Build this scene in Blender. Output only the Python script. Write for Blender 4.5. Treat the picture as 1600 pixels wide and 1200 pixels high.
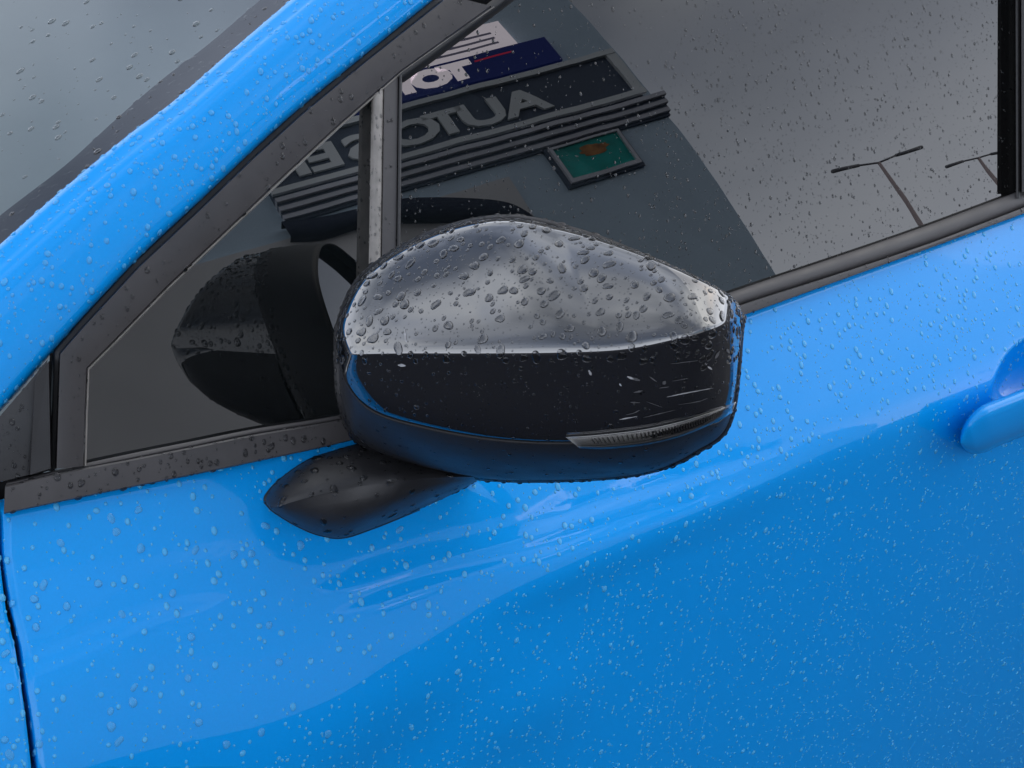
import bpy, math, random
import numpy as np
from mathutils import Vector, Matrix, noise
from mathutils.bvhtree import BVHTree

for o in list(bpy.data.objects):
    bpy.data.objects.remove(o)
SC = bpy.context.scene
COL = SC.collection
rnd = random.Random(7)
rng = np.random.default_rng(11)

# ------------------------------------------------------------------ camera
YAW, PITCH, ROLL, FPX, DIST = math.radians(38.5), math.radians(30.5), math.radians(7.2), 2207.0, 0.85
FWD = np.array([math.sin(YAW)*math.cos(PITCH), math.cos(YAW)*math.cos(PITCH), -math.sin(PITCH)])
RG0 = np.array([math.cos(YAW), -math.sin(YAW), 0.0])
UP0 = np.cross(RG0, FWD)
RGT = RG0*math.cos(ROLL) + UP0*math.sin(ROLL)
UPV = UP0*math.cos(ROLL) - RG0*math.sin(ROLL)
CAM = np.array([0, 0, 1.0]) - DIST*FWD
cd = bpy.data.cameras.new('camera')
cam = bpy.data.objects.new('camera', cd)
COL.objects.link(cam)
cam.matrix_world = Matrix(((RGT[0], UPV[0], -FWD[0], CAM[0]), (RGT[1], UPV[1], -FWD[1], CAM[1]), (RGT[2], UPV[2], -FWD[2], CAM[2]), (0, 0, 0, 1)))
cd.sensor_width = 36.0
cd.lens = 36.0*FPX/1600.0
cd.clip_start, cd.clip_end = 0.02, 2000
SC.camera = cam

# ------------------------------------------------------------------ sky, sun, exposure
SUN_EL, SUN_AZ = math.radians(36), math.radians(82)     # azimuth clockwise from +Y
w = bpy.data.worlds.new('World'); SC.world = w; w.use_nodes = True
nt = w.node_tree; N = nt.nodes; L = nt.links
for n in list(N): N.remove(n)
sky = N.new('ShaderNodeTexSky'); sky.sky_type = 'NISHITA'; sky.sun_disc = False
sky.sun_elevation, sky.sun_rotation = SUN_EL, SUN_AZ
sky.air_density, sky.dust_density, sky.ozone_density = 1.0, 1.5, 1.2
tc = N.new('ShaderNodeTexCoord')
sep = N.new('ShaderNodeSeparateXYZ'); L.new(tc.outputs['Generated'], sep.inputs[0])
# flatten the dome onto a cloud deck: direction / (z + 0.25)
zz = N.new('ShaderNodeMath'); zz.operation = 'MAXIMUM'; L.new(sep.outputs[2], zz.inputs[0]); zz.inputs[1].default_value = 0.0
za = N.new('ShaderNodeMath'); za.operation = 'ADD'; L.new(zz.outputs[0], za.inputs[0]); za.inputs[1].default_value = 0.28
dv = N.new('ShaderNodeVectorMath'); dv.operation = 'DIVIDE'
cmb = N.new('ShaderNodeCombineXYZ')
for k in range(3): L.new(za.outputs[0], cmb.inputs[k])
L.new(tc.outputs['Generated'], dv.inputs[0]); L.new(cmb.outputs[0], dv.inputs[1])
def wnoise(scale, detail, rough, off):
    mp = N.new('ShaderNodeMapping'); mp.inputs['Location'].default_value = off
    L.new(dv.outputs[0], mp.inputs[0])
    n = N.new('ShaderNodeTexNoise'); n.inputs['Scale'].default_value = scale
    n.inputs['Detail'].default_value = detail; n.inputs['Roughness'].default_value = rough
    L.new(mp.outputs[0], n.inputs[0]); return n
n1 = wnoise(1.3, 4, 0.5, (7.7, 2.2, 3.1))
n2 = wnoise(1.2, 4, 0.5, (4.4, 0.6, 5.0))
cov = N.new('ShaderNodeMapRange'); cov.inputs[1].default_value = 0.40; cov.inputs[2].default_value = 0.58
cov.inputs[3].default_value = 0.25; cov.inputs[4].default_value = 1.0
L.new(n1.outputs[0], cov.inputs[0])
cr = N.new('ShaderNodeValToRGB')
cr.color_ramp.elements[0].position = 0.34; cr.color_ramp.elements[0].color = (0.50, 0.56, 0.70, 1)
cr.color_ramp.elements[1].position = 0.60; cr.color_ramp.elements[1].color = (0.96, 0.98, 1.0, 1)
L.new(n2.outputs[0], cr.inputs[0])
cl = N.new('ShaderNodeVectorMath'); cl.operation = 'SCALE'; cl.inputs['Scale'].default_value = 18.5
L.new(cr.outputs[0], cl.inputs[0])
mx = N.new('ShaderNodeMix'); mx.data_type = 'RGBA'
L.new(cov.outputs[0], mx.inputs['Factor']); L.new(sky.outputs[0], mx.inputs['A']); L.new(cl.outputs[0], mx.inputs['B'])
hz = N.new('ShaderNodeMapRange'); hz.interpolation_type = 'SMOOTHSTEP'
hz.inputs[1].default_value = 0.08; hz.inputs[2].default_value = 0.66; hz.inputs[3].default_value = 1.0; hz.inputs[4].default_value = 0.0
L.new(sep.outputs[2], hz.inputs[0])
mh = N.new('ShaderNodeMix'); mh.data_type = 'RGBA'
L.new(hz.outputs[0], mh.inputs['Factor']); L.new(mx.outputs['Result'], mh.inputs['A']); mh.inputs['B'].default_value = (19.0, 20.2, 22.8, 1)
bg = N.new('ShaderNodeBackground'); bg.inputs['Strength'].default_value = 0.1
L.new(mh.outputs['Result'], bg.inputs[0])
wo = N.new('ShaderNodeOutputWorld'); L.new(bg.outputs[0], wo.inputs[0])

sd = bpy.data.lights.new('sun', 'SUN'); sd.energy = 0.5; sd.angle = math.radians(60); sd.color = (1.0, 0.96, 0.9)
sun = bpy.data.objects.new('sun', sd); COL.objects.link(sun)
sdir = Vector((math.sin(SUN_AZ)*math.cos(SUN_EL), math.cos(SUN_AZ)*math.cos(SUN_EL), math.sin(SUN_EL)))
sun.rotation_euler = sdir.to_track_quat('Z', 'Y').to_euler()
sun.location = (5, 2, 9)

SC.view_settings.view_transform = 'Standard'
SC.view_settings.look = 'None'
SC.view_settings.exposure = 0.2
SC.view_settings.gamma = 1.0
SC.render.engine = 'CYCLES'
SC.cycles.use_denoising = True
SC.cycles.blur_glossy = 0.2
SC.cycles.max_bounces = 14
SC.cycles.transmission_bounces = 10
SC.cycles.transparent_max_bounces = 12
SC.cycles.sample_clamp_indirect = 8.0

# ------------------------------------------------------------------ materials
def mat(name, color, rough=0.5, metal=0.0, coat=0.0, coat_rough=0.03, spec=0.5, ior=1.5,
        var=0.0, var_scale=30.0, bump=0.0, bump_scale=200.0, rough_var=0.0, coat_ior=1.5):
    m = bpy.data.materials.new(name); m.use_nodes = True
    t = m.node_tree; b = t.nodes['Principled BSDF']
    b.inputs['Base Color'].default_value = (*color, 1)
    b.inputs['Roughness'].default_value = rough
    b.inputs['Metallic'].default_value = metal
    b.inputs['Coat Weight'].default_value = coat
    b.inputs['Coat Roughness'].default_value = coat_rough
    b.inputs['Coat IOR'].default_value = coat_ior
    b.inputs['Specular IOR Level'].default_value = spec
    b.inputs['IOR'].default_value = ior
    tcn = t.nodes.new('ShaderNodeTexCoord')
    if var > 0 or rough_var > 0:
        n = t.nodes.new('ShaderNodeTexNoise'); n.inputs['Scale'].default_value = var_scale
        n.inputs['Detail'].default_value = 6
        t.links.new(tcn.outputs['Object'], n.inputs[0])
        if var > 0:
            mr = t.nodes.new('ShaderNodeMapRange')
            mr.inputs[1].default_value = 0.3; mr.inputs[2].default_value = 0.7
            mr.inputs[3].default_value = 1 - var; mr.inputs[4].default_value = 1 + var
            t.links.new(n.outputs[0], mr.inputs[0])
            vm = t.nodes.new('ShaderNodeVectorMath'); vm.operation = 'SCALE'
            vm.inputs[0].default_value = color
            t.links.new(mr.outputs[0], vm.inputs['Scale'])
            t.links.new(vm.outputs[0], b.inputs['Base Color'])
        if rough_var > 0:
            mr = t.nodes.new('ShaderNodeMapRange')
            mr.inputs[1].default_value = 0.3; mr.inputs[2].default_value = 0.7
            mr.inputs[3].default_value = max(0, rough - rough_var); mr.inputs[4].default_value = rough + rough_var
            t.links.new(n.outputs[0], mr.inputs[0]); t.links.new(mr.outputs[0], b.inputs['Roughness'])
    if bump > 0:
        n = t.nodes.new('ShaderNodeTexNoise'); n.inputs['Scale'].default_value = bump_scale
        n.inputs['Detail'].default_value = 4
        t.links.new(tcn.outputs['Object'], n.inputs[0])
        bp = t.nodes.new('ShaderNodeBump'); bp.inputs['Strength'].default_value = 1.0
        bp.inputs['Distance'].default_value = bump
        t.links.new(n.outputs[0], bp.inputs['Height']); t.links.new(bp.outputs[0], b.inputs['Normal'])
    return m

def glass_mat(name, tint, refl_ior, wavy=0.0):
    m = bpy.data.materials.new(name); m.use_nodes = True
    t = m.node_tree; t.nodes.clear()
    o = t.nodes.new('ShaderNodeOutputMaterial'); mixs = t.nodes.new('ShaderNodeMixShader')
    tr = t.nodes.new('ShaderNodeBsdfTransparent'); tr.inputs[0].default_value = (*tint, 1)
    gl = t.nodes.new('ShaderNodeBsdfGlossy'); gl.inputs['Roughness'].default_value = 0.0
    fr = t.nodes.new('ShaderNodeFresnel'); fr.inputs[0].default_value = refl_ior
    if wavy:
        tcn = t.nodes.new('ShaderNodeTexCoord'); nz = t.nodes.new('ShaderNodeTexNoise'); nz.inputs['Scale'].default_value = 9.0
        nz.inputs['Detail'].default_value = 2; t.links.new(tcn.outputs['Object'], nz.inputs[0])
        bp = t.nodes.new('ShaderNodeBump'); bp.inputs['Strength'].default_value = 1.0; bp.inputs['Distance'].default_value = wavy
        t.links.new(nz.outputs[0], bp.inputs['Height']); t.links.new(bp.outputs[0], gl.inputs['Normal'])
    t.links.new(fr.outputs[0], mixs.inputs[0]); t.links.new(tr.outputs[0], mixs.inputs[1])
    t.links.new(gl.outputs[0], mixs.inputs[2]); t.links.new(mixs.outputs[0], o.inputs[0])
    return m

def water_mat():
    m = bpy.data.materials.new('rain_water'); m.use_nodes = True
    b = m.node_tree.nodes['Principled BSDF']
    b.inputs['Base Color'].default_value = (0.55, 0.56, 0.58, 1)  # grey tint darkens the drops, in place of reflection lost under water
    b.inputs['Roughness'].default_value = 0.0
    b.inputs['IOR'].default_value = 1.33
    b.inputs['Transmission Weight'].default_value = 1.0
    return m

M = {}
M['paint'] = mat('blue_paint', (0.0, 0.272, 0.735), rough=0.5, coat=0.7, coat_rough=0.03, spec=0.05, var=0.03, var_scale=900)
_t = M['paint'].node_tree; _b = _t.nodes['Principled BSDF']
_n = _t.nodes.new('ShaderNodeTexNoise'); _n.inputs['Scale'].default_value = 260; _n.inputs['Detail'].default_value = 2
_c = _t.nodes.new('ShaderNodeTexCoord'); _t.links.new(_c.outputs['Object'], _n.inputs[0])
_p = _t.nodes.new('ShaderNodeBump'); _p.inputs['Distance'].default_value = 0.000012; _t.links.new(_n.outputs[0], _p.inputs['Height'])
_t.links.new(_p.outputs[0], _b.inputs['Coat Normal'])                    # orange peel in the clear coat
M['cap'] = mat('gloss_black_cap', (0.001, 0.0016, 0.004), rough=0.3, coat=1.0, coat_rough=0.045, spec=0.0, coat_ior=2.4)
M['satin'] = mat('satin_black_plastic', (0.017, 0.017, 0.019), rough=0.42, bump=0.00006, bump_scale=2500, rough_var=0.08, var=0.12, var_scale=60)
M['housing'] = mat('housing_black', (0.008, 0.008, 0.010), rough=0.5, spec=0.35, var=0.1, var_scale=60)
M['cover'] = mat('cover_plastic', (0.014, 0.014, 0.016), rough=0.48, spec=0.25, bump=0.00005, bump_scale=2500, rough_var=0.08)
M['trim'] = mat('window_trim', (0.050, 0.047, 0.049), rough=0.5, rough_var=0.1, var=0.15, var_scale=45, bump=0.00003, bump_scale=1800)
M['frame'] = mat('frame_film', (0.030, 0.027, 0.028), rough=0.33, rough_var=0.06, var=0.1, var_scale=50)
M['rubber'] = mat('rubber_seal', (0.012, 0.012, 0.013), rough=0.45, var=0.2, var_scale=80)
M['oldrubber'] = mat('weathered_rubber', (0.22, 0.205, 0.19), rough=0.45, var=0.25, var_scale=120, rough_var=0.1)
M['dark'] = mat('dark_interior', (0.012, 0.012, 0.013), rough=0.8)
M['dash'] = mat('dash_plastic', (0.19, 0.23, 0.25), rough=0.8, var=0.1, var_scale=3)
M['glass'] = glass_mat('side_glass', (0.02, 0.022, 0.023), 1.84, 0.00009)
M['clear'] = glass_mat('inner_face', (0.9, 0.92, 0.92), 1.0)
M['wglass'] = glass_mat('windshield_glass', (0.7, 0.76, 0.74), 2.5)
M['frit'] = mat('windshield_frit', (0.008, 0.008, 0.009), rough=0.4, coat=1.0, coat_rough=0.0, coat_ior=1.4, spec=0.1)
M['water'] = water_mat()
def paint_drop_mat(name='rain_on_paint', mixv=0.33, col=(0.12, 0.60, 1.0, 1)):
    m = bpy.data.materials.new(name); m.use_nodes = True
    t = m.node_tree; t.nodes.clear()
    o = t.nodes.new('ShaderNodeOutputMaterial')
    rf = t.nodes.new('ShaderNodeBsdfRefraction'); rf.inputs['IOR'].default_value = 1.18; rf.inputs['Roughness'].default_value = 0.0
    rf.inputs['Color'].default_value = (1, 1, 1, 1)
    df = t.nodes.new('ShaderNodeBsdfDiffuse'); df.inputs[0].default_value = col  # cyan diffuse share stands in for sky light gathered by the drop
    m1 = t.nodes.new('ShaderNodeMixShader'); m1.inputs[0].default_value = mixv
    t.links.new(rf.outputs[0], m1.inputs[1]); t.links.new(df.outputs[0], m1.inputs[2])
    gl = t.nodes.new('ShaderNodeBsdfGlossy'); gl.inputs['Roughness'].default_value = 0.02
    fr_ = t.nodes.new('ShaderNodeFresnel'); fr_.inputs[0].default_value = 1.33
    m2 = t.nodes.new('ShaderNodeMixShader'); t.links.new(fr_.outputs[0], m2.inputs[0])
    t.links.new(m1.outputs[0], m2.inputs[1]); t.links.new(gl.outputs[0], m2.inputs[2])
    t.links.new(m2.outputs[0], o.inputs[0]); return m
M['pdrop'] = paint_drop_mat()
M['pfine'] = paint_drop_mat('fine_rain_on_paint', 0.42, (0.13, 0.64, 1.0, 1))  # larger cyan share paints the fine drops brighter
M['lens'] = glass_mat('lamp_lens', (0.75, 0.75, 0.75), 1.5)
M['chrome'] = mat('lamp_reflector', (0.5, 0.49, 0.47), rough=0.3, metal=0.9)
M['lampback'] = mat('lamp_housing', (0.30, 0.295, 0.285), rough=0.35)
M['mirror'] = mat('mirror_silver', (0.25, 0.27, 0.30), rough=0.02, metal=1.0)
M['scuff'] = mat('bare_scuff', (0.30, 0.30, 0.31), rough=0.6, var=0.3, var_scale=400)
M['scuff2'] = mat('faint_scuff', (0.075, 0.075, 0.08), rough=0.6, var=0.4, var_scale=500)
M['wall'] = mat('plaster_wall', (0.62, 0.76, 0.86), rough=0.9, var=0.05, var_scale=1.5, bump=0.004, bump_scale=30)
M['wall2'] = mat('plaster_lower', (0.74, 0.72, 0.70), rough=0.9, var=0.05, var_scale=1.5)
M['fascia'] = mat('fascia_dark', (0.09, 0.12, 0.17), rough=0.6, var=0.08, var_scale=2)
M['ledge'] = mat('ledge_stone', (0.70, 0.70, 0.74), rough=0.85, var=0.1, var_scale=3)
M['letter'] = mat('letter_grey', (0.84, 0.87, 0.86), rough=0.6)
M['navy'] = mat('banner_navy', (0.01, 0.02, 0.12), rough=0.7)
M['white'] = mat('banner_white', (0.85, 0.80, 0.84), rough=0.7, var=0.06, var_scale=3)
M['red'] = mat('banner_red', (0.6, 0.02, 0.08), rough=0.7)
M['script'] = mat('banner_script', (0.45, 0.42, 0.55), rough=0.7)
def lit(m, col, e):
    b = m.node_tree.nodes['Principled BSDF']
    b.inputs['Emission Color'].default_value = (*col, 1); b.inputs['Emission Strength'].default_value = e
lit(M['white'], (1.0, 0.90, 0.97), 2.4)                # back-lit sign face
lit(M['red'], (0.9, 0.05, 0.12), 0.8); lit(M['navy'], (0.03, 0.06, 0.35), 0.5)
M['green'] = mat('poster_green', (0.0, 0.40, 0.34), rough=0.5, var=0.3, var_scale=4)
M['orange'] = mat('poster_rust', (0.45, 0.20, 0.06), rough=0.5, var=0.5, var_scale=9)
M['awning'] = mat('awning_canvas', (0.012, 0.02, 0.045), rough=0.85)
M['asphalt'] = mat('wet_asphalt', (0.020, 0.021, 0.025), rough=0.75, spec=0.25, rough_var=0.1, var=0.2, var_scale=2.0, bump=0.004, bump_scale=60)
M['lamppost'] = mat('lamp_post_paint', (0.62, 0.50, 0.48), rough=0.6)
M['lamphead'] = mat('lamp_head', (0.22, 0.22, 0.24), rough=0.6)

# ------------------------------------------------------------------ helpers
def ray(px, py):
    d = FWD + RGT*(px - 800)/FPX - UPV*(py - 600)/FPX
    return d/np.linalg.norm(d)
def proj(P):
    q = np.asarray(P) - CAM
    dz = q @ FWD
    return 800 + FPX*(q @ RGT)/dz, 600 - FPX*(q @ UPV)/dz
def hit(px, py, fn, a=0.25, b=5.0):
    d = ray(px, py)
    for _ in range(46):
        m = (a + b)/2
        p = CAM + m*d
        if p[1] - fn(p[0], p[2]) < 0: a = m
        else: b = m
    return CAM + a*d
def cr_line(pts, n):
    """Catmull-Rom through pts, n samples."""
    P = np.array(pts, float)
    P = np.vstack([2*P[0] - P[1], P, 2*P[-1] - P[-2]])
    k = len(pts) - 1
    out = []
    for i in range(n):
        t = i/(n - 1)*k; s = min(int(t), k - 1); t -= s
        p0, p1, p2, p3 = P[s:s+4]
        out.append(0.5*((2*p1) + (p2 - p0)*t + (2*p0 - 5*p1 + 4*p2 - p3)*t*t + (3*p1 - p0 - 3*p2 + p3)*t**3))
    return np.array(out)
def lin_line(pts, n):
    P = np.array(pts, float); k = np.linspace(0, len(P) - 1, n)
    return np.stack([np.interp(k, range(len(P)), P[:, j]) for j in range(P.shape[1])], 1)

def root(name, loc, label, cat, group=None):
    o = bpy.data.objects.new(name, None); COL.objects.link(o); o.location = loc
    o.empty_display_size = 0.1
    o['label'] = label; o['category'] = cat
    if group: o['group'] = group
    return o
def world_loc(o):
    v = Vector((0, 0, 0))
    while o: v += o.location; o = o.parent
    return v
def build(name, verts, faces, m, parent=None, smooth=True, mats=None, fmat=None, kind=None, flip_ok=True):
    me = bpy.data.meshes.new(name)
    off = np.array(world_loc(parent)) if parent else np.zeros(3)
    VW = np.asarray(verts, float)
    V = VW - off
    sgn = 0.0
    for f in faces[:4000:7] if len(faces) > 60 else faces:
        p = VW[list(f[:4])]; nn = np.cross(p[1] - p[0], p[2] - p[0])
        sgn += float(nn @ (CAM - p.mean(0)))
    if flip_ok and sgn < 0: faces = [tuple(f)[::-1] for f in faces]
    me.from_pydata([tuple(v) for v in V], [], [tuple(int(i) for i in f) for f in faces])
    if mats:
        for x in mats: me.materials.append(x)
        me.polygons.foreach_set('material_index', fmat)
    else:
        me.materials.append(m)
    me.polygons.foreach_set('use_smooth', [smooth]*len(me.polygons))
    me.validate(); me.update()
    o = bpy.data.objects.new(name, me); COL.objects.link(o)
    if parent: o.parent = parent
    if kind: o['kind'] = kind
    return o
def grid_faces(nr, nc, off=0, flip=False):
    F = []
    for i in range(nr - 1):
        for j in range(nc - 1):
            a = off + i*nc + j; q = (a, a + 1, a + nc + 1, a + nc)
            F.append(q[::-1] if flip else q)
    return F
def strip(lines):
    """lines: list of (n,3) arrays -> verts, faces."""
    V = np.vstack(lines); return V, grid_faces(len(lines), len(lines[0]))
def box(cx, ax, sx, sy, sz):
    """box centred at cx with axes ax (3 vectors) and half sizes."""
    V = []
    for i in (-1, 1):
        for j in (-1, 1):
            for k in (-1, 1):
                V.append(np.array(cx) + i*sx*ax[0] + j*sy*ax[1] + k*sz*ax[2])
    F = [(0, 1, 3, 2), (4, 6, 7, 5), (0, 4, 5, 1), (2, 3, 7, 6), (0, 2, 6, 4), (1, 5, 7, 3)]
    return V, F
def bvh_of(o):
    me = o.data; off = world_loc(o)
    return BVHTree.FromPolygons([v.co + off for v in me.vertices], [tuple(p.vertices) for p in me.polygons])
def edge_split(o, deg=35):
    me = o.data
    if hasattr(me, 'set_sharp_from_angle'): me.set_sharp_from_angle(angle=math.radians(deg))

# ------------------------------------------------------------------ car surfaces
def G(x, z, o=0.0):                                   # greenhouse skin (glass side)
    h = z - 1.0
    return 0.012 + 0.475*h + 0.32*h*h + 0.03*x*x + o
def onG(px, py, o=0.0):
    return hit(px, py, lambda x, z: G(x, z, o))

BELT_PX = [(-80, 821), (5, 803), (100, 783.5), (200, 763), (300, 743), (400, 722), (540, 691), (700, 647), (900, 582), (1050, 532), (1165, 492), (1300, 443), (1450, 389), (1600, 334), (1700, 296)]
bp3 = np.array([onG(*q) for q in BELT_PX])
def zbelt(x):
    if x < bp3[0, 0]:
        return bp3[0, 2] - 0.02*(bp3[0, 0] - x) - 0.10*(bp3[0, 0] - x)**2
    if x > bp3[-1, 0]:
        return bp3[-1, 2] + 0.04*(x - bp3[-1, 0])
    return float(np.interp(x, bp3[:, 0], bp3[:, 2]))
def ybelt(x):
    xx = max(x, -0.45)
    return G(xx, zbelt(xx)) + 0.10*max(0, -0.45 - x)**1.5
S1, S2 = 0.80, 0.06
def B0(x, z):
    return ybelt(x) - S1*(zbelt(x) - z)
CREASE_PX = [(-60, 1300), (150, 1215), (340, 1130), (500, 1055), (700, 958), (850, 885), (1000, 808), (1150, 737), (1300, 676), (1500, 596), (1600, 556), (1700, 515)]
cp3 = np.array([hit(*q, B0) for q in CREASE_PX])
RIDGE_PX = [(440, 968), (520, 944), (640, 905), (760, 866), (900, 822), (1000, 792), (1100, 762)]
rp3 = np.array([hit(*q, B0) for q in RIDGE_PX])
RIDGE2_PX = [(30, 1038), (100, 1010), (170, 979), (240, 950), (320, 934)]
rp23 = np.array([hit(*q, B0) for q in RIDGE2_PX])
hs = hit(1612, 600, B0)                               # centre of the finger cup
def sstep(t):
    t = min(1.0, max(0.0, t)); return t*t*(3 - 2*t)
def B(x, z):                                          # body side skin
    zb = zbelt(x); h = zb - z
    zc = float(np.interp(x, cp3[:, 0], cp3[:, 2]))
    hc = max(0.06, zb - zc)
    wd = 0.007 + 0.022*sstep((0.0 - x)/0.35)
    q_ = (h - hc)/wd
    sp = h - hc if q_ > 30 else wd*math.log1p(math.exp(q_))
    s1 = 0.90 + 0.06*sstep((x + 0.15)/0.35)
    S = S2*h + (s1 - S2)*(h - sp) - 0.10*max(0, h - hc)**2
    y = ybelt(x) - S
    # raised creases stamped into the sheet metal
    fx = sstep((x - rp3[0, 0])/0.06)*sstep((rp3[-1, 0] + 0.12 - x)/0.15)
    q = float(np.interp(x, rp3[:, 0], rp3[:, 2])) - z
    y -= fx*(0.0028*sstep((q + 0.003)/0.0065) + 0.0022*sstep((q + 0.012)/0.004) - 0.004*sstep((q + 0.004)/0.045))
    f2 = sstep((x - rp23[0, 0] + 0.05)/0.05)*sstep((rp23[-1, 0] + 0.03 - x)/0.08)
    q = float(np.interp(x, rp23[:, 0], rp23[:, 2])) - z
    y -= f2*(0.0022*sstep((q + 0.002)/0.0045) - 0.0026*sstep((q - 0.002)/0.03))
    # pressed hollows ahead of the mirror
    k = sstep((0.12 - x)/0.2)*sstep(h/0.03)
    if k > 0:
        y += k*0.0075*noise.noise(Vector((x*8.0 + 2.0, z*13.0, 1.3)))
    y += 0.00035*noise.noise(Vector((x*7 + 5, z*9, 4.4)))*sstep(h/0.03)
    # finger cup behind the handle
    e = ((x - hs[0] - 0.003)/0.055)**2 + ((z - hs[2] - 0.006)/0.027)**2
    if e < 1: y += 0.022*(1 - e)**0.8*sstep((1 - e)/0.35)
    return y
def onB(px, py, o=0.0):
    return hit(px, py, lambda x, z: B(x, z) + o)

car = root('car', (0.1, 0.8, 0.0), 'bright blue car beaded with rain, black door mirror', 'car')

# ------------------------------------------------------------------ ground
gs = 300.0
gv = [(-gs, -gs, 0), (gs, -gs, 0), (gs, gs, 0), (-gs, gs, 0)]
ground = build('ground', gv, [(0, 1, 2, 3)], M['asphalt'], kind='structure')

# ------------------------------------------------------------------ door skin and fender
DOOR_E = np.array([onB(*q) for q in [(6, 800), (8, 870), (22, 960), (37, 1020), (45, 1080), (53, 1131), (62, 1205), (75, 1300)]])
FEND_E = np.array([onB(*q) for q in [(-5, 800), (-1, 870), (10, 960), (25, 1020), (34, 1080), (41, 1131), (49, 1205), (61, 1300)]])
def xe(E, z):
    o = np.argsort(E[:, 2]); return float(np.interp(z, E[o, 2], E[o, 0]))
XMAX = 0.98
hrows = list(np.arange(0, 0.30, 0.0028)) + list(np.arange(0.30, 0.80, 0.02))
NC = 300
V = []; rows = 0
def row_x(E, h):
    x = E[0, 0]
    for _ in range(6): x = xe(E, zbelt(x) - h)
    return x
# front hem (folded edge) as two extra columns, top hem as one extra row
for ih, h in enumerate([-0.006] + hrows):
    x0 = row_x(DOOR_E, max(h, 0))
    xs = list(x0 + (XMAX - x0)*np.linspace(0, 1, NC)**1.0)
    line = []
    for j, x in enumerate(xs):
        z = zbelt(x) - max(h, 0.0)
        y = B(x, z)
        if ih == 0: y += 0.012
        line.append((x, y, z))
    a = line[0]
    V += [(a[0] + 0.002, a[1] + 0.022, a[2]), (a[0] - 0.0006, a[1] + 0.003, a[2])] + line
    rows += 1
door = build('front_door', V, grid_faces(rows, NC + 2), M['paint'], car)

V = []; rows = 0
XF = -1.15
for ih, h in enumerate([-0.004] + hrows):
    x0 = row_x(FEND_E, max(h, 0))
    xs = list(x0 + (XF - x0)*np.linspace(0, 1, 90)**1.3)
    line = []
    for x in xs:
        z = zbelt(x) - max(h, 0.0); y = B(x, z)
        if ih == 0: y += 0.012; z += 0.004
        line.append((x, y, z))
    a = line[0]
    V += [(a[0] - 0.004, a[1] + 0.03, a[2]), (a[0] + 0.0006, a[1] + 0.003, a[2])] + line
    rows += 1
fender = build('front_fender', V, grid_faces(rows, 92, flip=True), M['paint'], car)
# jamb behind the shut line, and hood
V = []
for z in np.linspace(0.35, 1.0, 20):
    x = xe(DOOR_E, z)
    V += [(x - 0.03, B(x, z) + 0.026, z), (x + 0.03, B(x, z) + 0.026, z)]
build('door_jamb', V, [(2*i, 2*i + 1, 2*i + 3, 2*i + 2) for i in range(19)], M['dark'], car)
V = []
xs = np.linspace(-0.52, XF, 20)
for x in xs:
    yb_, zb_ = B(x, zbelt(x)) + 0.014, zbelt(x) + 0.002
    for t in np.linspace(0, 1, 16):
        V.append((x - 0.10*math.sin(math.pi*t)*0.3, yb_ + 1.45*t, zb_ + 0.09*math.sin(math.pi*t)**0.8))
build('hood', V, grid_faces(20, 16), M['paint'], car)

# ------------------------------------------------------------------ A-pillar, windshield
Wp = [(-180, 545), (-80, 455), (20, 366), (100, 296), (200, 213), (275, 156), (378, 66), (470, -12), (560, -85)]
Op = [(-90, 730), (0, 641), (78, 553), (150, 474), (225, 396), (322, 306), (440, 195), (560, 95), (690, -10)]
NP = 70
Wl, Ol = cr_line(Wp, NP), cr_line(Op, NP)
def pil(f, o):
    q = Wl*(1 - f) + Ol*f
    return np.array([onG(a, b, o) for a, b in q])
plines = [pil(-0.02, 0.042), pil(-0.008, 0.030), pil(0.0, 0.0235), pil(0.05, 0.0195), pil(0.11, 0.0155), pil(0.15, 0.0118), pil(0.19, 0.0078), pil(0.26, 0.0042), pil(0.36, 0.0020),
          pil(0.55, 0.0004), pil(0.75, 0.0), pil(0.9, 0.0005), pil(0.955, 0.002), pil(0.985, 0.005), pil(1.0, 0.010), pil(1.01, 0.022)]
V, F = strip(plines)
build('roof_pillar', V, F, M['paint'], car)

e_dir = plines[2][-1] - plines[2][0]; e_dir /= np.linalg.norm(e_dir)
v_dir = np.array([-0.16, 1.0, 0.03]); v_dir /= np.linalg.norm(v_dir)
n_w = np.cross(e_dir, v_dir); n_w /= np.linalg.norm(n_w)
if n_w @ FWD > 0: n_w = -n_w
W0 = plines[2][30]
def onW(px, py, o=0.0):
    d = ray(px, py); return CAM + d*(((W0 + n_w*o - CAM) @ n_w)/(d @ n_w))
Fp = [(-200, 500), (-100, 417), (0, 333), (100, 256), (175, 188), (250, 123), (325, 66), (420, -15), (510, -88)]
Fl = cr_line(Fp, NP)
wl0 = np.array([onW(a, b, -0.004) for a, b in (Wl*1.0 + np.array([6, 8]))])
wl1 = np.array([onW(a, b, -0.004) for a, b in Fl])
far = wl1 + v_dir*1.2
V, F = strip([wl0, wl1, wl1 + v_dir*0.1, wl1 + v_dir*0.4, far])
wind = build('windshield', V + n_w*0.0, F, M['wglass'], car)
V, F = strip([wl0 - n_w*0.0012, wl1 - n_w*0.0012])
V2 = np.vstack([V, V - n_w*0.002])
nF = F + [tuple(i + len(V) for i in f[::-1]) for f in F]
build('black_border', V2, nF, M['frit'], wind)
V, F = strip([np.array([onW(a, b, -0.001) for a, b in Wl + np.array(o_)]) for o_ in ((1, 1.5), (-2, -2.5), (-3.5, -4.5))])
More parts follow.
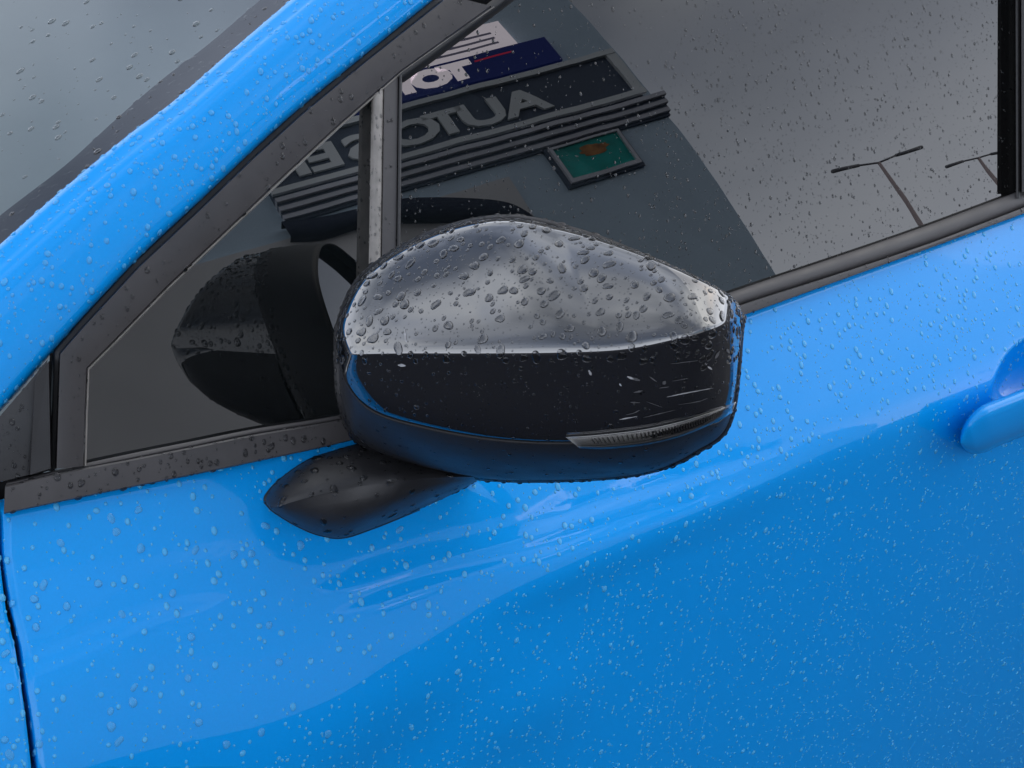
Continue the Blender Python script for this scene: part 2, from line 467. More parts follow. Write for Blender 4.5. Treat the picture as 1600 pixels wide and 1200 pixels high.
# dashboard under the glass
V = []
for t in np.linspace(-0.1, 1.3, 12):
    for (dx, dz) in ((-0.85, 0.80), (-0.80, 0.90), (-0.55, 0.935), (-0.10, 0.93), (0.38, 0.92), (0.40, 0.7)):
        V.append((dx, 0.16 + t, dz + 0.01*math.sin(t*4)))
build('dashboard', V, grid_faces(12, 6), M['dash'], car)
# cabin lining
V = [(-0.5, .13, .5), (1.5, .13, .5), (1.5, 1.45, .5), (-.5, 1.45, .5), (-.5, 1.45, .9), (1.5, 1.45, 1.5), (1.5, .28, 1.5), (.6, .28, 1.5), (.6, 1.45, 1.5)]
F = [(0, 1, 2, 3), (3, 2, 5, 8, 4), (1, 6, 5, 2), (6, 7, 8, 5)]
build('cabin_lining', V, F, M['dark'], car, smooth=False)

# ------------------------------------------------------------------ window frame, bars, seals, moulding
Of = [(80, 733), (83, 640), (86, 549), (128, 500), (210, 411), (300, 327), (385, 245), (460, 177), (560, 95), (690, -10)]
If = [(132, 728), (134, 650), (137, 576), (176, 537), (262, 449), (360, 356), (450, 270), (530, 196), (628, 111), (770, 10)]
Of2, If2 = lin_line(Of, 91), lin_line(If, 91)
def fr(f, o, dx=0, dy=0):
    q = Of2*(1 - f) + If2*f + np.array([dx, dy])
    return np.array([onG(a, b, o) for a, b in q])
V, F = strip([fr(-0.12, 0.02), fr(-0.05, 0.010), fr(0.02, 0.006), fr(0.10, 0.0065), fr(0.15, 0.003)])
seal = build('pillar_seal', V, F, M['rubber'], door)
V, F = strip([fr(0.145, 0.012), fr(0.15, -0.0045), fr(0.165, -0.006), fr(0.5, -0.0072), fr(0.955, -0.006), fr(0.985, -0.0052), fr(0.995, -0.002), fr(1.0, 0.010)])
wf = build('window_frame', V, F, M['frame'], door); edge_split(wf, 28)
V, F = strip([fr(0.97, 0.0), fr(1.0, -0.0035), fr(1.02, -0.004), fr(1.045, -0.0028), fr(1.06, 0.004), fr(1.06, 0.012)])
build('frame_lip', V, F, M['oldrubber'], door)
# main glass run seal continuing up the frame (wider past the dividing bar)
run = [(622, 119), (660, 92), (700, 62), (770, 10), (840, -45)]
rl = cr_line(run, 20)
V, F = strip([np.array([onG(a + k, b + k*1.0, o) for a, b in rl]) for k, o in ((-6, -0.002), (0, -0.004), (5, -0.001), (9, 0.004), (10, 0.012))])
build('glass_run_seal', V, F, M['rubber'], door)

# fender sail garnish ahead of the shut line
sp = [[(-60, 712), (0, 650), (40, 604), (74, 562)], [(-60, 735), (0, 700), (45, 660), (76, 620)], [(-60, 775), (0, 753), (40, 743), (78, 733)]]
ls = []
for k, (ln, o) in enumerate(zip([sp[0], sp[0], sp[1], sp[2], sp[2]], (0.014, 0.000, -0.0035, -0.002, 0.014))):
    ls.append(np.array([onG(a, b, o) for a, b in lin_line(ln, 16)]))
V, F = strip(ls)
g = build('fender_garnish', V, F, M['satin'], car); edge_split(g, 40)
gx = [onG(a, b, o) for (a, b), o in zip([(55, 590), (76, 566), (79, 732), (47, 742)], (-0.006, -0.0055, -0.005, -0.0052))]
gy = [onG(a, b, 0.01) for (a, b) in [(54, 590), (78, 563), (82, 734), (46, 744)]]
build('garnish_edge', gx + gy, [(0, 1, 2, 3), (0, 4, 5, 1), (1, 5, 6, 2), (2, 6, 7, 3), (3, 7, 4, 0)], M['satin'], g, smooth=False)
V, F = strip([np.array([onG(a, b, o) for a, b in lin_line([(84, 545), (81, 640), (79, 736)], 10) + np.array([dx, 0])]) for dx, o in ((-6, 0.016), (0, 0.014), (8, 0.016))])
build('garnish_gap_seal', V, F, M['dark'], g)

# belt moulding : lower edge / face / lip / glass
LOW = [(6, 803), (100, 783), (200, 762.5), (300, 742.5), (400, 721.5), (540, 690.5), (700, 646.5), (900, 581.5), (1050, 531.5), (1165, 491.5), (1300, 442.5), (1450, 388.5), (1600, 333.5), (1700, 295.5)]
HI = [(8, 760), (100, 738), (200, 719), (300, 699), (400, 679), (540, 655), (700, 618), (900, 563), (1050, 515), (1165, 474), (1300, 431), (1450, 381), (1600, 324), (1700, 285)]
UPP = [(12, 752), (100, 731), (200, 709), (300, 689), (400, 669), (540, 646), (700, 603), (900, 540), (1050, 488), (1165, 447), (1300, 402), (1450, 350), (1600, 294), (1700, 257)]
NB = 160
lo, hi_, up_ = cr_line(LOW, NB), cr_line(HI, NB), cr_line(UPP, NB)
def bl(a, b, f, o): return np.array([onG(x, y, o) for x, y in a*(1 - f) + b*f])
V, F = strip([bl(lo, hi_, 0.0, 0.006), bl(lo, hi_, 0.0, -0.0045), bl(lo, hi_, 0.04, -0.0062), bl(lo, hi_, 0.5, -0.0066), bl(lo, hi_, 0.95, -0.0060), bl(lo, hi_, 1.0, -0.0048), bl(lo, hi_, 1.03, 0.001)])
n0 = len(V); ends = [k*NB for k in range(7)]
F = F + [tuple(ends[::-1])]
bm_ = build('belt_moulding', V, F, M['trim'], door); edge_split(bm_, 30)
V, F = strip([bl(hi_, up_, 0.0, 0.0015), bl(hi_, up_, 0.15, -0.0012), bl(hi_, up_, 0.5, -0.0008), bl(hi_, up_, 0.88, 0.0010), bl(hi_, up_, 0.95, 0.0065)])
build('belt_seal_lip', V, F, M['trim'], door)

# dividing bar between the two panes
def bar(xs_offs, name, m, ytop, ybot, par):
    ls = []
    for (xt, xb, o) in xs_offs:
        ls.append(np.array([onG(xt + (xb - xt)*t, ytop + (ybot - ytop)*t, o) for t in np.linspace(0, 1, 30)]))
    V, F = strip(ls); return build(name, V, F, m, par)
bar([(581, 572, 0.010), (581, 572, 0.001), (584, 575, -0.003), (590, 582, -0.0045), (597, 589, -0.0035), (601, 593, 0.0)], 'quarter_glass_seal', M['oldrubber'], 120, 660, door)
db = bar([(600, 592, 0.002), (601, 593, -0.0028), (622, 616, -0.0022), (622.5, 617, 0.001)], 'dividing_bar', M['trim'], 100, 660, door); edge_split(db, 30)
bar([(622.5, 616.5, 0.004), (624, 618, -0.0035), (628, 622, -0.0035), (629, 623, 0.012)], 'glass_run', M['satin'], 100, 660, door)
# rear edge of the window
bar([(1586, 1587, 0.012), (1587, 1588, -0.001), (1593, 1594, -0.001), (1595, 1596, 0.004)], 'rear_glass_run', M['rubber'], -90, 310, door)
bar([(1595, 1596, 0.004), (1596, 1597, -0.006), (1640, 1641, -0.007), (1720, 1720, -0.006)], 'pillar_cover', M['trim'], -90, 300, door)

# glass panes: slab, mirror-like outer face
def pane(name, top, bot, n, m):
    T, Bt = lin_line(top, n), lin_line(bot, n)
    out, inn = [], []
    for f in np.linspace(0, 1, 26):
        q = T*(1 - f) + Bt*f
        a = np.array([onG(x, y, 0.007) for x, y in q])
        out.append(a); inn.append(a + np.array([0, 0.0035, -0.001]))
    Vo, Fo = strip(out); Vi, Fi = strip(inn)
    F = Fo + [tuple(i + len(Vo) for i in f[::-1]) for f in Fi]
    fm = [0]*len(Fo) + [1]*len(Fi)
    return build(name, np.vstack([Vo, Vi]), F, None, door, mats=[m, M['clear']], fmat=fm)
qg = pane('quarter_glass', [(128, 572), (200, 500), (315, 387), (430, 277), (577, 146), (600, 126)],
          [(128, 738), (200, 720), (315, 697), (430, 674), (577, 648), (600, 643)], 60, M['glass'])
sg = pane('side_window', [(610, 128), (628, 109), (720, 45), (800, -20), (900, -90), (1300, -95), (1590, -95)],
          [(610, 648), (628, 640), (720, 612), (800, 587), (900, 555), (1300, 417), (1590, 312)], 120, M['glass'])

# ------------------------------------------------------------------ door handle
hbase = lambda x: ybelt(x) - 0.96*0.085
hl = []
ht = np.linspace(0, 1, 40)**1.9
hk = [(1501, 692), (1545, 666), (1600, 644), (1680, 613), (1800, 566)]
hcen = np.stack([np.interp(ht*4, range(5), [q[j] for q in hk]) for j in (0, 1)], 1)
hw = 1.0 + 33*np.sqrt(np.clip(1 - (1 - np.minimum(1, ht/0.24))**2, 0, 1))
ho = np.interp(ht, [0, 0.1, 0.25, 1], [-0.006, -0.015, -0.021, -0.026])
for a in np.linspace(0, 2*math.pi, 29)[:-1]:
    c_, s_ = math.copysign(abs(math.cos(a))**0.75, math.cos(a)), math.copysign(abs(math.sin(a))**0.75, math.sin(a))
    ln = []
    for (cx_, cy_), w_, o_ in zip(hcen, hw, ho):
        P = hit(cx_ - 0.25*w_*c_, cy_ - w_*c_, lambda x, z: hbase(x) + 0.4*o_ - 0.014*s_)
        ln.append(P)
    hl.append(np.array(ln))
hg = []
for kx in range(28):
    c0_ = sum(hl)/len(hl)
    hg.append(c0_ + (hl[kx] - c0_)*1.035 + np.array([-0.0010, 0.006, -0.0012]))
hg.append(hg[0]); V, F = strip(hg); F.append(tuple(k*40 for k in range(28)))
hl.append(hl[0]); gasket_VF = (V, F); V, F = strip(hl)
F.append(tuple(k*40 for k in range(28)))
hd = build('door_handle', V, F, M['paint'], door)

# ------------------------------------------------------------------ door mirror
A20 = math.radians(41)
MN = np.array([math.cos(A20), math.sin(A20), 0.0])         # mirror glass faces +MN (rearward)
P_IN = onG(545, 600, -0.025)
def onM(px, py, d=0.0):
    r = ray(px, py); return CAM + r*(((P_IN - MN*d - CAM) @ MN)/(r @ MN))
# left tip, crease to the outer tip, upper and lower outlines (matched left -> right)
EQ = [(531, 557), (560, 556), (640, 556), (760, 557), (880, 556), (980, 549), (1060, 531), (1110, 515), (1145, 502), (1160, 497)]
TOP = [(531, 557), (536, 497), (580, 425), (680, 367), (790, 345), (900, 365), (1004, 399), (1086, 434), (1141, 465), (1160, 497)]
BOT = [(531, 557), (534, 620), (560, 685), (640, 724), (760, 748), (900, 749), (1010, 738), (1085, 706), (1140, 655), (1160, 497)]
RIMT = [(521, 562), (526, 500), (566, 425), (672, 360), (790, 335), (905, 357), (1010, 397), (1092, 434), (1146, 466), (1165, 497)]
RIMB = [(521, 562), (526, 622), (552, 688), (636, 728), (758, 752), (902, 753), (1014, 741), (1092, 709), (1146, 656), (1165, 497)]
NS, NT = 121, 64
def msmooth(pts): return cr_line(pts, NS)
eq, top, bot = msmooth(EQ), msmooth(TOP), msmooth(BOT)
rimt, rimb = msmooth(RIMT), msmooth(RIMB)
DM = 0.082
ss = np.linspace(0, 1, NS)
def edge_f(s):
    xl = min(1.0, s/0.09); xr = min(1.0, (1 - s)/0.34)
    return (0.62 + 0.38*(1 - (1 - xl)**2.2)**0.9)*(1 - (1 - xr)**2.4)**0.7*(1 - 0.16*((s - 0.42)/0.5)**2)
ef = np.array([edge_f(s) for s in ss])
DROP = 0.72*np.clip((eq[:, 1] - top[:, 1])/195.0, 0, 1)**0.9
def depth_up(s_i, t):
    t = (math.sqrt(t*t + 0.035**2) - 0.035)/(math.sqrt(1 + 0.035**2) - 0.035)
    return 0.004 + DM*ef[s_i]*(1 - DROP[s_i] + DROP[s_i]*max(0.0, (1 - t**1.15))**0.82)
def depth_dn(s_i, t):  return 0.004 + DM*ef[s_i]*(0.12 + 0.88*max(0.0, (1 - 0.04*t - 0.96*t**7))**0.6)
T_SEAM = np.interp(ss, [0, .12, .3, .45, .556, .667, .78, .89, 1], [.68, .66, .655, .67, .69, .73, .79, .88, .93])
tu = np.linspace(0, 1, NT)**0.8
tu = np.linspace(0, 1, NT); tu = 0.35*tu**2 + 0.65*(1 - (1 - tu)**1.4)*tu**0.35; tu /= tu[-1]
lines = []
def rim_mid(f, d, src, rim): return np.array([onM(*(src[i]*(1 - f) + rim[i]*f), d[i] if hasattr(d, '__len__') else d) for i in range(NS)])
lines.append(rim_mid(0.45, 0.003, top, rimt))
lines.append(rim_mid(0.35, [0.55*depth_up(i, 1.0) for i in range(NS)], top, rimt))
lines.append(rim_mid(0.2, [0.88*depth_up(i, 1.0) for i in range(NS)], top, rimt))
for t in tu[::-1]:
    lines.append(np.array([onM(*(eq[i]*(1 - t) + top[i]*t), depth_up(i, t)) for i in range(NS)]))
for f in np.linspace(0, 1, 24)[1:]:
    lines.append(np.array([onM(*(eq[i]*(1 - f*T_SEAM[i]) + bot[i]*f*T_SEAM[i]), depth_dn(i, f*T_SEAM[i])) for i in range(NS)]))
# fold the cap's lower edge inwards for the seam
lines.append(np.array([onM(*(eq[i]*(1 - T_SEAM[i] - 0.012) + bot[i]*(T_SEAM[i] + 0.012)), depth_dn(i, T_SEAM[i]) - 0.0016) for i in range(NS)]))
lines.append(np.array([onM(*(eq[i]*(1 - T_SEAM[i] - 0.012) + bot[i]*(T_SEAM[i] + 0.012)), max(0.0, depth_dn(i, T_SEAM[i]) - 0.008)) for i in range(NS)]))
# housing: rim ring and bowl back to the mirror glass
def ringpts(ofs, d, shrink):
    c = np.array([845, 555.])
    P = []
    for ln, rev in ((rimt, False), (rimb, True)):
        q = ln[::-1] if rev else ln
        for p in q[(1 if rev else 0):(-1 if rev else None)]:
            P.append(onM(*(c + (p - c)*shrink), d))
    return np.array(P)
rings = [ringpts(0, 0.010, 0.93), ringpts(0, 0.010, 0.975), ringpts(0, 0.007, 0.992), ringpts(0, 0.0, 1.0), ringpts(0, -0.012, 0.998), ringpts(0, -0.028, 0.985), ringpts(0, -0.032, 0.97), ringpts(0, -0.030, 0.955), ringpts(0, -0.024, 0.95)]
nr = len(rings[0])
V = np.vstack(rings); F = []
for a in range(len(rings) - 1):
    for j in range(nr):
        k = (j + 1) % nr
        F.append((a*nr + j, a*nr + k, (a + 1)*nr + k, (a + 1)*nr + j))
mirror = build('door_mirror', V, F, M['housing'], car)
V, F = strip(lines)
cap = build('mirror_cap', V, F, M['cap'], mirror); edge_split(cap, 40)
gl_ = ringpts(0, -0.024, 0.952)
build('mirror_glass', np.vstack([gl_, gl_.mean(0)[None]]), [(j, (j + 1) % nr, nr) for j in range(nr)], M['mirror'], mirror, smooth=False)
# lower cover
lines = []
lines.append(np.array([onM(*(eq[i]*(1 - T_SEAM[i] - 0.004) + bot[i]*(T_SEAM[i] + 0.004)), max(0, depth_dn(i, T_SEAM[i]) - 0.010)) for i in range(NS)]))
for f in np.linspace(0.0, 1, 22):
    T = T_SEAM + 0.012 + (1 - T_SEAM - 0.012)*f
    lines.append(np.array([onM(*(eq[i]*(1 - T[i]) + bot[i]*T[i]), max(0.0, depth_dn(i, T[i]) - 0.0012 - (0.0015 if f == 0 else 0))) for i in range(NS)]))
V, F = strip(lines)
lower = build('lower_cover', V, F, M['cover'], mirror)
# foot on the door
U_ = [(414, 783), (417, 772), (437, 750), (480, 720), (520, 706), (565, 694), (620, 690), (680, 705), (735, 735)]
R_ = [(414, 784), (427, 793), (455, 785), (492, 775), (555, 761), (600, 754), (640, 750), (697, 746), (740, 745)]
L_ = [(414, 785), (430, 801), (467, 823), (500, 836), (535, 840), (580, 826), (630, 806), (690, 780), (745, 752)]
NF = 60
u_, r_, l_ = cr_line(U_, NF), cr_line(R_, NF), cr_line(L_, NF)
oR = np.interp(np.linspace(0, 1, NF), [0, 0.06, 0.2, 0.4, 0.7, 1], [0.0, 0.012, 0.030, 0.045, 0.07, 0.09])
def fl(a, b, f, k):
    return np.array([onB(*(a[i]*(1 - f) + b[i]*f), -oR[i]*k) for i in range(NF)])
V, F = strip([fl(u_, r_, -0.02, -0.25), fl(u_, r_, 0.0, 0.12), fl(u_, r_, 0.2, 0.42), fl(u_, r_, 0.45, 0.68), fl(u_, r_, 0.7, 0.88), fl(u_, r_, 0.9, 0.985), fl(u_, r_, 1.0, 1.0)])
V1, F1 = V, F
V, F = strip([fl(r_, l_, 0.0, 1.0), fl(r_, l_, 0.04, 0.985), fl(r_, l_, 0.25, 0.93), fl(r_, l_, 0.5, 0.82), fl(r_, l_, 0.75, 0.62), fl(r_, l_, 0.92, 0.36), fl(r_, l_, 1.0, 0.10), fl(r_, l_, 1.02, -0.3)])
foot = build('mirror_foot', np.vstack([V1, V]), F1 + [tuple(i + len(V1) for i in f) for f in F], M['satin'], mirror)

gl0 = np.vstack([u_[:48], l_[::-1][12:]]); gc = gl0.mean(0)
gg = [np.array([onB(*(gc + (p - gc)*k), -o) for p in gl0]) for k, o in ((0.97, 0.004), (1.0, 0.0035), (1.022, 0.0022), (1.034, -0.001))]
V, F = strip(gg); build('foot_gasket', V, F, M['rubber'], mirror)
# turn signal let into the seam
cap_b, low_b = bvh_of(cap), bvh_of(lower)
def on_shell(px, py, lift):
    d = Vector(ray(px, py)); best = None
    for b in (cap_b, low_b):
        h = b.ray_cast(Vector(CAM), d)
        if h[0] and (best is None or h[3] < best[1]): best = (h[0], h[3], h[1])
    if best is None:
        return np.array(onM(px, py, 0.01))
    n = best[2]
    if n.dot(d) > 0: n = -n
    return np.array(best[0] + n*lift)
ts_t = [(884, 683), (930, 680), (1000, 672), (1050, 662), (1090, 651), (1125, 639), (1150, 628)]
ts_b = [(905, 700), (945, 701), (1005, 695), (1055, 684), (1092, 671), (1122, 657), (1144, 645)]
tt, tb = cr_line(ts_t, 60), cr_line(ts_b, 60)
def base_depth(px, py):
    t = 0.7
    for _ in range(12):
        X = eq[:, 0]*(1 - t) + bot[:, 0]*t
        k = float(np.interp(px, X, np.arange(NS)))
        ey, by = float(np.interp(k, range(NS), eq[:, 1])), float(np.interp(k, range(NS), bot[:, 1]))
        t = min(0.99, max(0.0, (py - ey)/max(1e-3, by - ey)))
    k0 = min(int(k), NS - 2); f = k - k0
    return depth_dn(k0, t)*(1 - f) + depth_dn(k0 + 1, t)*f
def sig(p, i, f, lift):
    return onM(p[0], p[1], base_depth(p[0], p[1]) + lift)
def tsl(f, lift): return np.array([sig(tt[i]*(1 - f) + tb[i]*f, i, f, lift) for i in range(60)])
V, F = strip([tsl(-0.05, -0.002), tsl(0.0, 0.0006), tsl(1.0, 0.0006), tsl(1.05, -0.002)])
ts = build('turn_signal', V, F, M['lampback'], mirror)
V, F = strip([tsl(-0.04, -0.001), tsl(0.0, 0.0018), tsl(0.3, 0.0021), tsl(0.7, 0.0021), tsl(1.0, 0.0018), tsl(1.04, -0.001)])
build('signal_lens', V, F, M['lens'], ts)
V, F = strip([tsl(0.0, 0.0008), tsl(0.02, 0.0013), tsl(0.08, 0.0013), tsl(0.11, 0.0008)])
build('signal_rim', V, F, M['chrome'], ts)
RV, RF = [], []
for k in range(46):
    i = 8 + k*1.06
    p = np.array([np.interp(i, range(60), tt[:, 0]), np.interp(i, range(60), tt[:, 1])])
    q = np.array([np.interp(i, range(60), tb[:, 0]), np.interp(i, range(60), tb[:, 1])])
    for f0, f1 in ((0.22, 0.60),):
        o = len(RV)
        for (f, dx, lf) in ((f0, -1.1, 0.0010), (f0, 0, 0.0022), (f0, 1.1, 0.0010), (f1, 1.1, 0.0010), (f1, 0, 0.0022), (f1, -1.1, 0.0010)):
            RV.append(sig(p*(1 - f) + q*f + np.array([dx, 0]), i, f, lf*0.6))
        RF += [(o, o + 1, o + 4, o + 5), (o + 1, o + 2, o + 3, o + 4)]
build('signal_prism', RV, RF, M['chrome'], ts, smooth=False, kind='stuff')
V, F = strip([tsl(0.80, 0.0008), tsl(0.84, 0.0013), tsl(0.90, 0.0008)])
build('signal_strip', V, F, M['chrome'], ts)

# scuffs and chips on the cap
def sliver(pts, wid, m, lift=0.00025):
    P = cr_line(pts, max(3, 3*len(pts)))
    V = []
    for i, p in enumerate(P):
        t = i/(len(P) - 1); k = wid*(0.25 + 0.75*math.sin(math.pi*min(0.98, max(0.02, t))))*(0.7 + 0.6*rnd.random())
        d = P[min(i + 1, len(P) - 1)] - P[max(i - 1, 0)]; d /= (np.linalg.norm(d) + 1e-9)
        nn = np.array([-d[1], d[0]])
        V += [on_shell(*(p + nn*k/2), lift), on_shell(*(p - nn*k/2), lift)]
    F = [(2*i, 2*i + 1, 2*i + 3, 2*i + 2) for i in range(len(P) - 1)]
    build('scratch', V, F, m, mirror)
S_ = [([(1042, 620), (1070, 614), (1114, 606)], 1.8, 1), ([(1060, 632), (1090, 627), (1105, 622)], 1.3, 0), ([(1005, 652), (1030, 646), (1055, 640)], 1.2, 0),
      ([(968, 655), (980, 653), (996, 650)], 2.0, 1), ([(980, 588), (990, 592)], 3.5, 1), ([(985, 590), (1000, 594)], 4.5, 0), ([(968, 599), (971, 603)], 2.5, 1),
      ([(920, 578), (924, 586)], 4, 1), ([(1105, 572), (1112, 577)], 3, 1), ([(1117, 560), (1124, 548)], 4, 0), ([(1135, 545), (1139, 552)], 4, 0),
      ([(1048, 568), (1090, 563)], 1.2, 0), ([(990, 613), (1004, 610)], 2.5, 0), ([(1036, 600), (1040, 595)], 5, 0), ([(985, 628), (1000, 629)], 2.0, 0),
      ([(1015, 588), (1026, 596)], 2.0, 0), ([(622, 570), (634, 571)], 4, 1), ([(633, 514), (634, 530), (637, 535)], 2.5, 1), ([(1050, 595), (1075, 591)], 1.2, 0),
      ([(1010, 627), (1035, 636)], 1.0, 0), ([(1030, 606), (1045, 604)], 1.5, 0), ([(1000, 640), (990, 645), (978, 648)], 1.5, 0), ([(1150, 476), (1157, 485)], 4.0, 1)]
for pts, wd_, k in S_: sliver(pts, wd_, M['scuff'] if k else M['scuff2'])

# ------------------------------------------------------------------ building across the yard, seen only in the glass
KW = 0.32
W_ORG = np.array([7.0, -7.0, 0.0])
BAX = np.array([-1.0, -KW, 0.0]); BAX /= np.linalg.norm(BAX)      # reading direction
BUP = np.array([0, 0, 1.0])
BN = np.array([-KW, 1.0, 0.0]); BN /= np.linalg.norm(BN)
def refl_ray(px, py):
    p = onG(px, py, 0.007); e = 1e-4
    n = np.array([(G(p[0]+e, p[2]) - G(p[0]-e, p[2]))/2/e, -1, (G(p[0], p[2]+e) - G(p[0], p[2]-e))/2/e]); n /= np.linalg.norm(n)
    d = ray(px, py)
    return p, d - 2*(d @ n)*n
def refl_uv(px, py, dpt=0.0):
    p, R = refl_ray(px, py)
    t = ((W_ORG + BN*dpt - p) @ BN)/(R @ BN); q = p + t*R
    return float((q - W_ORG) @ BAX), float(q[2])
def bpos(u, v, dpt=0.0): return W_ORG + BAX*u + BUP*v + BN*dpt

BLD = root('shop_building', tuple(W_ORG + BAX*2.0 - BN*2.0), 'pale shop building with dark sign fascia, mirrored in the car window', 'building')
AX3 = (BAX, BUP, BN)
def bbox(name, u0, u1, v0, v1, d0, d1, m, par, **k):
    V, F = box(bpos((u0 + u1)/2, (v0 + v1)/2, (d0 + d1)/2), AX3, abs(u1 - u0)/2, abs(v1 - v0)/2, abs(d1 - d0)/2)
    return build(name, V, F, m, par, smooth=False, flip_ok=False, **k)
UC = refl_uv(1050, 190)[0]                             # corner of the wall
UL = 10.5
wall_ = bbox('wall', UC, UL, 0, 9.0, -5.0, 0.0, M['wall'], BLD)
bbox('lower_wall', refl_uv(830, 338)[0], UL, 0, refl_uv(632, 325)[1], 0.0, 0.05, M['wall2'], BLD)
# fascia with its frame bands
FD = 0.12
u_r = refl_uv(965, 100, FD)[0]; u_l = refl_uv(437, 325, FD)[0]
v_lo, v_hi = refl_uv(760, 212, FD)[1], refl_uv(760, 136, FD)[1]
fas = bbox('fascia', u_r, u_l, v_lo - 0.10, v_hi + 0.06, 0.0, FD, M['fascia'], BLD)
bbox('fascia_band', u_r - 0.03, u_l, v_lo - 0.035, v_lo + 0.035, FD, FD + 0.06, M['letter'], fas)
bbox('fascia_band', u_r - 0.03, u_l, v_hi - 0.035, v_hi + 0.035, FD, FD + 0.06, M['letter'], fas)
bbox('fascia_band', u_r - 0.03, u_r + 0.06, v_lo + 0.035, v_hi - 0.035, FD, FD + 0.05, M['letter'], fas)
vl0 = v_lo - 0.10
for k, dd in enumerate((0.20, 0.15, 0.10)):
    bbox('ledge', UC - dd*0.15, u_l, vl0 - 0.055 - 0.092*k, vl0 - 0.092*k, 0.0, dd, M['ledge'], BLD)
    bbox('ledge_shade_recess', UC - dd*0.1, u_l, vl0 - 0.092 - 0.092*k, vl0 - 0.055 - 0.092*k, 0.0, dd - 0.055, M['fascia'], BLD)  # dark fascia colour puts the shade between the ledges

def letter(ch, u, v, hgt, wx, dpt, m, par, bold=0.012, ext=0.02):
    cu = bpy.data.curves.new('letter', 'FONT'); cu.body = ch; cu.align_x = 'CENTER'; cu.size = 1.0
    cu.offset = bold/hgt; cu.extrude = ext/hgt; cu.resolution_u = 3
    to = bpy.data.objects.new('tmp', cu); COL.objects.link(to)
    bpy.context.view_layer.update()
    me = bpy.data.meshes.new_from_object(to.evaluated_get(bpy.context.evaluated_depsgraph_get()))
    bpy.data.objects.remove(to)
    co = np.array([v_.co[:] for v_ in me.vertices])
    cx_ = (co[:, 0].min() + co[:, 0].max())/2; h_ = 0.73
    P = [bpos(u + (c[0] - cx_)*hgt/h_*wx, v + (c[1] - 0.36)*hgt/h_, dpt + c[2]*hgt) for c in co]
    F = [tuple(p.vertices) for p in me.polygons]
    bpy.data.meshes.remove(me)
    return build('letter', P, F, m, par, smooth=False, flip_ok=False)
va = refl_uv(756, 178, FD)[1]
ua = [refl_uv(x, y, FD)[0] for x, y in ((815, 160), (752, 178), (700, 197), (648, 213))]
pit = (ua[3] - ua[0])/3
hl_ = abs(v_hi - v_lo)*0.52
for ch, u in zip('AUTO', ua): letter(ch, u, va, hl_, 1.28, FD + 0.03, M['letter'], fas)
for k, ch in enumerate('SERVICE'):
    if ua[3] + pit*(1.35 + k) < u_l - 0.1: letter(ch, ua[3] + pit*(1.35 + k), va, hl_, 1.28, FD + 0.03, M['letter'], fas)
# banner over the fascia
BD = 0.10
v_n0, v_n1 = refl_uv(700, 140, BD)[1], refl_uv(700, 97, BD)[1]
ub_r, ub_l = refl_uv(862, 72, BD)[0], refl_uv(470, 200, BD)[0]
ban = bbox('sign_banner', ub_r, ub_l, v_n0, v_n1, 0.0, BD, M['navy'], BLD)
bbox('banner_top', refl_uv(805, 66, BD)[0], ub_l, v_n1, v_n1 + 0.42, 0.0, BD + 0.01, M['white'], ban)
for k in range(3):
    bbox('banner_script_line', refl_uv(805, 66, BD)[0] + 0.15, ub_l - 0.2, v_n1 + 0.07 + 0.085*k, v_n1 + 0.10 + 0.085*k, BD + 0.01, BD + 0.014, M['script'], ban)
ut = [refl_uv(x, y, BD)[0] for x, y in ((714, 110), (672, 124), (634, 138))]
vt_ = refl_uv(690, 118, BD)[1]
pt_ = (ut[2] - ut[0])/2
for k, ch in enumerate('TOYOTA'): letter(ch, ut[0] + pt_*k, vt_, (v_n1 - v_n0)*0.62, 1.35, BD + 0.004, M['white'], ban, ext=0.004, bold=0.02)
r0, r1 = refl_uv(802, 81, BD), refl_uv(744, 99, BD)
bbox('banner_stripe', r0[0], r1[0], r0[1] - 0.012, r0[1] + 0.012, BD, BD + 0.004, M['red'], ban)
# framed green poster window
pw = [refl_uv(*q) for q in ((878, 247), (957, 210), (990, 254), (893, 287))]
pu0, pu1 = min(p[0] for p in pw), max(p[0] for p in pw); pv0, pv1 = min(p[1] for p in pw) + 0.02, max(p[1] for p in pw) - 0.02
pf = bbox('poster_case', pu0 - 0.06, pu1 + 0.06, pv0 - 0.09, pv1 + 0.05, 0.0, 0.06, M['fascia'], BLD)
for (a, b, c, d) in ((pu0 - 0.03, pu1 + 0.03, pv1, pv1 + 0.03), (pu0 - 0.03, pu1 + 0.03, pv0 - 0.055, pv0), (pu0 - 0.03, pu0, pv0, pv1), (pu1, pu1 + 0.03, pv0, pv1)):
    bbox('case_frame', a, b, c, d, 0.06, 0.11, M['ledge'], pf)
bbox('poster', pu0, pu1, pv0, pv1, 0.06, 0.075, M['green'], pf)
PV = []; c0 = ((pu0*0.55 + pu1*0.45), pv0*0.3 + pv1*0.7)
for k in range(22):
    a = k/22*2*math.pi; q = 0.6 + 0.4*rnd.random()
    PV.append(bpos(c0[0] + math.cos(a)*(pu1 - pu0)*0.27*q, c0[1] + math.sin(a)*(pv1 - pv0)*0.20*q, 0.079))
build('poster_motif', PV, [tuple(range(22))], M['orange'], pf, smooth=False)
